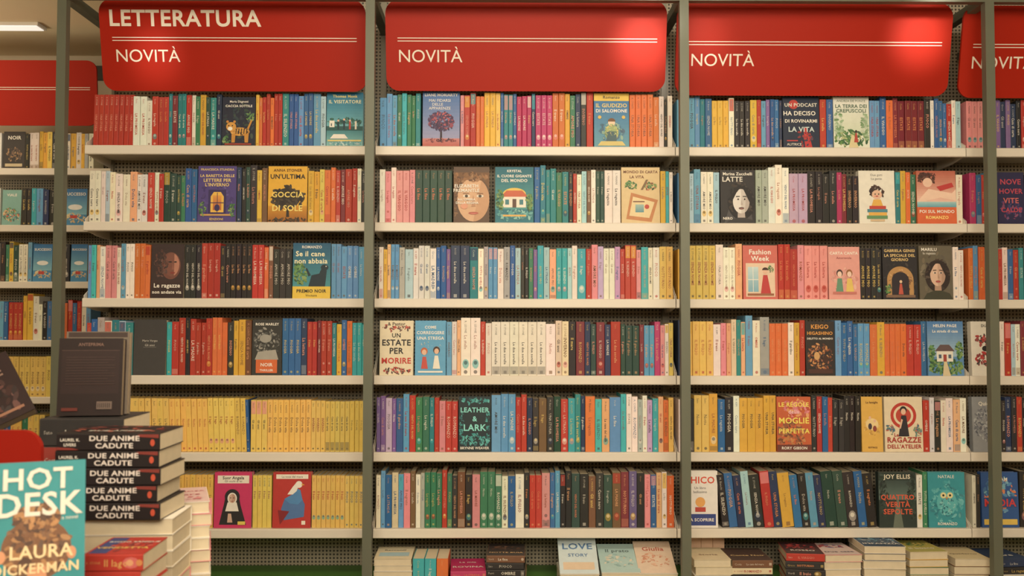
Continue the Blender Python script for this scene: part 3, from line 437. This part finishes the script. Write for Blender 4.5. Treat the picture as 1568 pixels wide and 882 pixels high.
pile(NM,dx(572),yD,DECK,0,bs(5,['w','c','w'],.14),[TT('Racconti',.5,.7,.16,K_),('r',.1,.2,.8,.3,'l')],(228,214,180),pagefront=True)
m=MB(); x=dx(632)
for c in 'TTo':
    book(m,.042,.115,.17,c,Matrix.Translation((x,yD,DECK+.0004))); x+=.0435
m.build('small_books',M_BOOK)
pile(NM,dx(690),yD-.01,DECK,4,bs(3,['P','d','P'],.13,.2,.024),[TT('ROVINA',.5,.35,.24,W_),TT('La mia',.5,.7,.18,W_)],(196,40,96))
pile(NM,dx(746),yD,DECK,-3,bs(5,['k','B','k'],.14,.2,.024),[('s',.5,.6,.4,.3,[(110,70,50),(60,44,40)],40,.07),TT('NOTTE BUIA',.5,.25,.17,(226,180,120))],(46,40,40))
pile(NM,dx(1122),yD,DECK,2,bs(4,['B','k','c'],.15,.2,.026),[TT('Conte Noir',.5,.4,.17,(226,190,130))],(70,50,44))
pile(NM,dx(1064),yD,DECK,0,bs(4,['c','w','c'],.135,.2,.026),[TT('Storie',.5,.4,.2,(120,80,60))],(226,208,170),pagefront=True)
pile(NM,dx(1203),yD,DECK,-8,bs(5,['k','r','k'],.14,.19,.026),[('s',.5,.6,.4,.4,[(190,50,50),(90,40,44)],40,.08),TT('ROSSO',.5,.3,.2,W_)],(60,30,34))
pile(NM,dx(1262),yD-.01,DECK,3,bs(5,['w','p','w'],.14,.2,.024),[('s',.5,.7,.35,.2,[(180,70,70),(120,110,160)],30,.08),TT('Due case',.5,.25,.2,(70,60,80))],(220,196,190),pagefront=True)
pile(NM,dx(1322),yD-.01,DECK,-4,bs(6,['w','n','w'],.15,.2,.026),[('s',.5,.6,.45,.5,[(90,160,190),(220,226,226),(50,90,130)],70,.05),TT('INFANZIA',.5,.25,.2,W_)],(30,60,90),pagefront=True)
pile(NM,dx(1394),yD,DECK,2,bs(5,['y','c','g'],.145,.2,.026),[('s',.5,.65,.4,.3,GR+[(226,190,90)],50,.06),TT('Il bosco',.5,.3,.2,W_)],(170,160,70),pagefront=True)
pile(NM,dx(1462),yD,DECK,-2,bs(4,['c','w','B'],.13,.2,.027),[TT('Quaderno',.5,.4,.18,(90,70,60))],(216,196,150),pagefront=True)
pile(NM,dx(1528),yD,DECK,5,bs(4,['n','w','k'],.14,.2,.027),[TT('Mare',.5,.4,.25,W_)],(40,60,100))
def slanted(u,W,H,bg,ops,tilt,base,y=-.12,T=.02,n=3):
    pile(NM,dx(u),y,DECK,0,bs(n,['w','c'],W,.2,base/n-.0006),None,jit=.2,pagefront=True)
    m=MB(); M=Matrix.Translation((dx(u),y+.012,DECK+base+.004))@Matrix.Rotation(R(-tilt),4,'X')
    cbook(m,W,H,T,bg,M,ops); m.build('paperback_novel',M_BOOK)
slanted(858,.145,.2,(206,222,226),[TT('LOVE',.5,.75,.32,(80,120,170)),TT('STORY',.5,.5,.16,(80,120,170)),('r',.1,.1,.8,.2,(226,200,170))],62,.052)
slanted(922,.145,.2,(176,208,206),[('s',.5,.4,.4,.3,[(226,220,200),(150,190,190)],40,.06),TT('Il prato',.5,.75,.2,(90,110,110))],72,.056)
slanted(980,.14,.2,(226,200,176),[('s',.5,.4,.4,.3,[(220,150,120),(230,180,150)],40,.06),TT('Giulia',.5,.75,.24,(190,90,70))],68,.054)
m=MB(); x=dx(1052)
for i in range(3): book(m,.045,.17,.06,'f',Matrix.Translation((x+.05+.0455*i,.085,DECK+.0004)),False)
m.build('boxed_set_of_books',M_BOOK)
# ------------------------------------------------------------------ foreground table with piles
TZ=.80
e=empty('display_table')
m=MB(); m.box(-1.75,-.55,-2.75,-1.5,TZ-.035,TZ-.0005); m.build('table_top',M_WOOD,e)
m=MB()
for x in (-1.7,-.65):
    for y in (-2.7,-1.6): m.box(x,x+.05,y,y+.05,0,TZ-.035)
m.build('table_legs',M_POST,e)
fp=P
Y1=-1.93
A=fp(84,797,Y1); L1=PX(243,Y1,720)-A.x; th=.0322
m=MB()
n_low=int((A.z-TZ)/.03); tl=(A.z-TZ)/n_low
z=TZ
for i in range(n_low):
    a=R(random.uniform(-2,2)+3)
    M0=Matrix.Translation((A.x+.012,Y1+.01,z))@Matrix.Rotation(a,4,'Z')@Matrix.Translation((.2,.14,0))@Matrix.Rotation(math.pi,4,'Z')
    book(m,tl-.0004,.2,.14,random.choice(['w','c','p','w']),M0@Matrix.Translation((.2,0,0))@LIE); z+=tl
zz=A.z; DK=(22,15,16)
for i in range(5):
    M0=Matrix.Translation((A.x+random.uniform(-.004,.004),Y1,zz))@Matrix.Rotation(R(random.uniform(-1,2)),4,'Z')
    Mb=M0@Matrix.Translation((L1,0,0))@LIE
    book(m,th-.0006,L1,.145,DK,Mb,False)
    m.poly([(L1*.003,.001),(L1*.22,.001),(L1*.16,th*.14),(L1*.003,th*.2)],-.0004,(130,44,36),M0)
    m.poly([(L1*.75,th*.8),(L1*.99,th*.72),(L1*.99,th*.93),(L1*.8,th*.93)],-.0004,(130,44,36),M0)
    m.text('LAUREL K.',.0075,L1*.13,th*.62,-.0006,W_,M0,True,2,'c',L1*.2); m.text('LIVERS',.0075,L1*.13,th*.34,-.0006,W_,M0,True,2)
    m.text('DUE ANIME',.0132,L1*.56,th*.71,-.0006,(230,220,212),M0,True,3,'c',None,False,1.3); m.text('CADUTE',.0132,L1*.56,th*.29,-.0006,(230,220,212),M0,True,3,'c',None,False,1.3)
    m.poly([(L1*a,th*b) for a,b in ell(.93,.45,.022,.2)],-.0006,(200,70,44),M0)
    zz+=th
Mt=M0@Matrix.Translation((0,0,th))@Matrix.Rotation(R(-90),4,'X')
draw(m,L1,.145,[('s',.5,.5,.48,.34,[(150,46,36),(90,40,38),(60,36,38),(170,80,60)],60,.05),('t','DUE ANIME',.5,.3,.1,W_,True)],Mt)
m.build('stack_of_dark_novels',M_BOOK)
# standing dark book on the next stack behind
Y2=-1.72
B=fp(82,640,Y2)
pile(NM,B.x-.02,Y2-.02,TZ,3,[( (B.z-TZ)/9-.0006,.17,.17,c) for c in 'kwkdkwkkk'])
Wb=PX(178,Y2,600)-B.x; H2=(fp(84,520,Y2).z-B.z)
def dark(y,H,col,ops,dxx=0,T=.03,page=PAGE):
    m=MB(raw=True); M=Matrix.Translation((B.x+dxx,y,B.z+.003))@Matrix.Rotation(R(8),4,'Z')@Matrix.Rotation(R(-5),4,'X')
    cbook(m,Wb,H,T,col,M,ops,page=page); m.build('hardback_novel',M_BOOK)
dark(Y2+.012,H2,(36,22,20),[('r',.05,.28,.9,.56,(44,28,26)),('r',.05,.84,.9,.004,(100,76,68)),('t','ANTEPRIMA',.5,.92,.07,(120,92,82),True)]+
   [('r',.12,.75-.035*i,.76-.1*(i%3==2),.006,(72,54,50)) for i in range(11)]+[('r',.62,.08,.24,.1,(106,90,82))]+[('r',.64+.03*i,.1,.01,.06,(36,28,28)) for i in range(7)]+[('r',.08,.06,.25,.04,(96,40,32))],page=(150,134,112))
dark(Y2+.046,H2+.014,(110,98,86),[('r',.03,.93,.94,.06,(60,46,42))],0,.03,(170,154,130))
# leaning dark book at the far left
m=MB(raw=True); Cc=fp(-62,680,-1.8)
M=Matrix.Translation(Cc)@Matrix.Rotation(R(26),4,'Z')@Matrix.Rotation(R(-26),4,'Y')@Matrix.Rotation(R(-30),4,'X')
cbook(m,.15,.15,.025,(40,24,24),M,[('t','NOTTE',.5,.75,.2,(130,104,92),True),('s',.5,.4,.4,.4,[(56,34,32),(80,46,42),(34,24,24)],60,.07),('r',.55,.1,.35,.04,(140,100,80))],page=(150,134,112))
m.build('hardback_novel',M_BOOK)
pile(NM,Cc.x-.06,-1.82,TZ,6,[((Cc.z-TZ)/8-.0006,.2,.15,c) for c in 'krwkrwbk'])
# red rounded placard
m=MB(raw=True); D0=fp(-60,790,-2.02); D1=fp(68,658,-2.02)
m.prism(rrect(D0.x,D1.x,TZ+.004,D1.z,.035),2.02,2.032,(150,32,20),MSW)
m.box(D0.x+.02,D1.x-.02,-2.07,-1.97,TZ,TZ+.004,(150,32,20))
m.build('red_table_placard',M_SIGN)
# HOT DESK novel
m=MB(); E=fp(-24,934,-2.3)
M=Matrix.Translation(E)@Matrix.Rotation(R(24),4,'Z')@Matrix.Rotation(R(-12),4,'X')
hair=(116,70,38); hl=(168,112,60); hd=(78,46,28); sk=(214,142,98); cr=(240,208,154)
ops=[('e',.5,.38,.36,.34,hair),('s',.5,.38,.33,.32,[hair,hl,hd],140,.05),('e',.5,.6,.25,.16,hair),('s',.5,.6,.23,.14,[hair,hl,hd,(190,130,74)],110,.045),
 ('e',.14,.34,.05,.07,sk),('e',.86,.34,.05,.07,sk),('p',[(.4,.1),(.62,.1),(.6,.26),(.42,.26)],sk),('p',[(.04,.01),(.96,.01),(.86,.14),(.62,.18),(.4,.18),(.14,.14)],(220,92,52)),
 TT('HOT',.5,.88,.33,(230,222,208)),TT('DESK',.52,.7,.36,(230,222,208)),TT('a novel',.84,.59,.06,W_,False),TT('LAURA',.55,.365,.2,cr),TT('DICKERMAN',.5,.25,.19,cr)]
cbook(m,.136,.214,.026,(32,138,146),M,ops); m.build('teal_paperback_novel',M_BOOK)
pile(NM,E.x-.02,-2.31,TZ,14,[((E.z-TZ)/9-.0012,.18,.14,c) for c in 'krwkrwbkr'],jit=.3)
# flat red books to the right of it
F=fp(134,845,-2.1)
pile(NM,F.x,-2.12,TZ,0,[((F.z-TZ)/11-.0006,.098,.135,c) for c in 'wrkwrkrwrrr'],[('r',.05,.05,.3,.9,(50,60,120)),('s',.6,.5,.36,.5,[(120,30,30),(176,50,44),(196,66,54)],40,.08),('t','ROSSO SANGUE',.55,.7,.16,W_,True),('t','VENDETTA',.5,.35,.18,(236,190,90),True)],(176,40,32))
# white / pink pile
G=fp(243,768,-1.75)
pile(NM,G.x,-1.78,TZ,18,[((G.z-TZ)/14-.0006,.11,.19,c) for c in 'wwpwwwpwwpwwpw'],[('t','ALBA ROSA',.5,.72,.2,(190,60,80),True),('t','Sempre',.5,.5,.22,(190,60,80),True),('s',.5,.25,.4,.2,[(226,150,150),(200,90,100)],30,.08)],(214,180,174),pagefront=True)
# ------------------------------------------------------------------ room
def rbox(name,a,mat):
    m=MB(); m.box(*a); return m.build(name,mat)
XL,XR,YB,YN=-4.6,3.6,1.75,-6.2
mf=bpy.data.materials.new('floor_tiles'); nt,b=nodes(mf); tc=nt.nodes.new('ShaderNodeTexCoord'); br=nt.nodes.new('ShaderNodeTexBrick')
br.offset=0; br.inputs['Scale'].default_value=1; br.inputs['Brick Width'].default_value=.6; br.inputs['Row Height'].default_value=.6; br.inputs['Mortar Size'].default_value=.004
br.inputs['Color1'].default_value=lin((150,142,128))+(1,); br.inputs['Color2'].default_value=lin((158,150,136))+(1,); br.inputs['Mortar'].default_value=lin((90,86,78))+(1,)
nt.links.new(tc.outputs['Object'],br.inputs['Vector']); nt.links.new(br.outputs['Color'],b.inputs['Base Color']); b.inputs['Roughness'].default_value=.4
rbox('floor',(XL,XR,YN,YB,-.1,0),mf)
rbox('ceiling',(XL,XR,YN,YB,3.0,3.1),M_CEIL)
rbox('wall_back',(XL,XR,YB,YB+.1,0,3.0),M_WALL)
rbox('wall_left',(XL-.1,XL,YN,YB,0,3.0),M_WALL)
rbox('wall_right',(XR,XR+.1,YN,YB,0,3.0),M_WALL)
rbox('wall_front',(XL,XR,YN-.1,YN,0,3.0),M_WALL)
m=MB(); m.box(XL,BX[0],YB-.02,YB,2.86,2.94); m.build('trim_1',M_DARK)
# ceiling strip light
d=CR@Vector(((28-784)/FPX,(441-38)/FPX,-1)); t=(3.0-CAM.z)/d.z; Q=CAM+d*t
ml=bpy.data.materials.new('lamp_diffuser'); nt,b=nodes(ml); b.inputs['Emission Color'].default_value=(1,.93,.82,1); b.inputs['Emission Strength'].default_value=.7
e=empty('ceiling_lamp'); m=MB(); m.box(Q.x-.18,Q.x+.12,Q.y-.05,Q.y+.05,2.985,2.9995); m.build('housing',M_WHITE,e)
m=MB(); m.box(Q.x-.17,Q.x+.11,Q.y-.04,Q.y+.04,2.981,2.9848); m.build('diffuser',ml,e)
# ------------------------------------------------------------------ lights
def area(name,loc,rot,sx,sy,p,col):
    l=bpy.data.lights.new(name,'AREA'); l.shape='RECTANGLE'; l.size=sx; l.size_y=sy; l.energy=p; l.color=col
    o=bpy.data.objects.new(name,l); scene.collection.objects.link(o); o.location=loc; o.rotation_euler=[R(a) for a in rot]; return o
WARM=(1,.875,.675)
area('ceiling_light_row',(.35,-2.0,2.95),(44,0,0),2.2,.8,58,WARM)
area('rear_fill_light',(.3,-4.5,2.6),(74,0,0),2.4,1.2,128,WARM)  # added fill behind the camera, lifts the shade under the shelves
area('ceiling_light_side',(-3.2,-.2,2.97),(0,0,0),1.2,2.5,18,WARM)
area('ceiling_fill_light',(-3.7,.2,2.0),(180,0,0),.6,1.6,28,WARM)  # added out of frame, facing up, only to brighten the ceiling
def spot(u,v,p,ang=15,dxo=0):
    T=P(u,v,-.05); l=bpy.data.lights.new('sign_spotlight','SPOT'); l.energy=p; l.spot_size=R(ang); l.spot_blend=1; l.color=(1,.92,.84); l.shadow_soft_size=.05
    o=bpy.data.objects.new('sign_spotlight',l); scene.collection.objects.link(o); o.location=(T.x+dxo,-.95,2.75)
    o.rotation_euler=(T-o.location).to_track_quat('-Z','Y').to_euler()
spot(235,84,30); spot(985,68,75,17); spot(1080,62,22); spot(1408,58,75,17)
w=bpy.data.worlds.new('world'); scene.world=w; w.use_nodes=True; w.node_tree.nodes['Background'].inputs[0].default_value=(.5,.45,.4,1); w.node_tree.nodes['Background'].inputs[1].default_value=.3
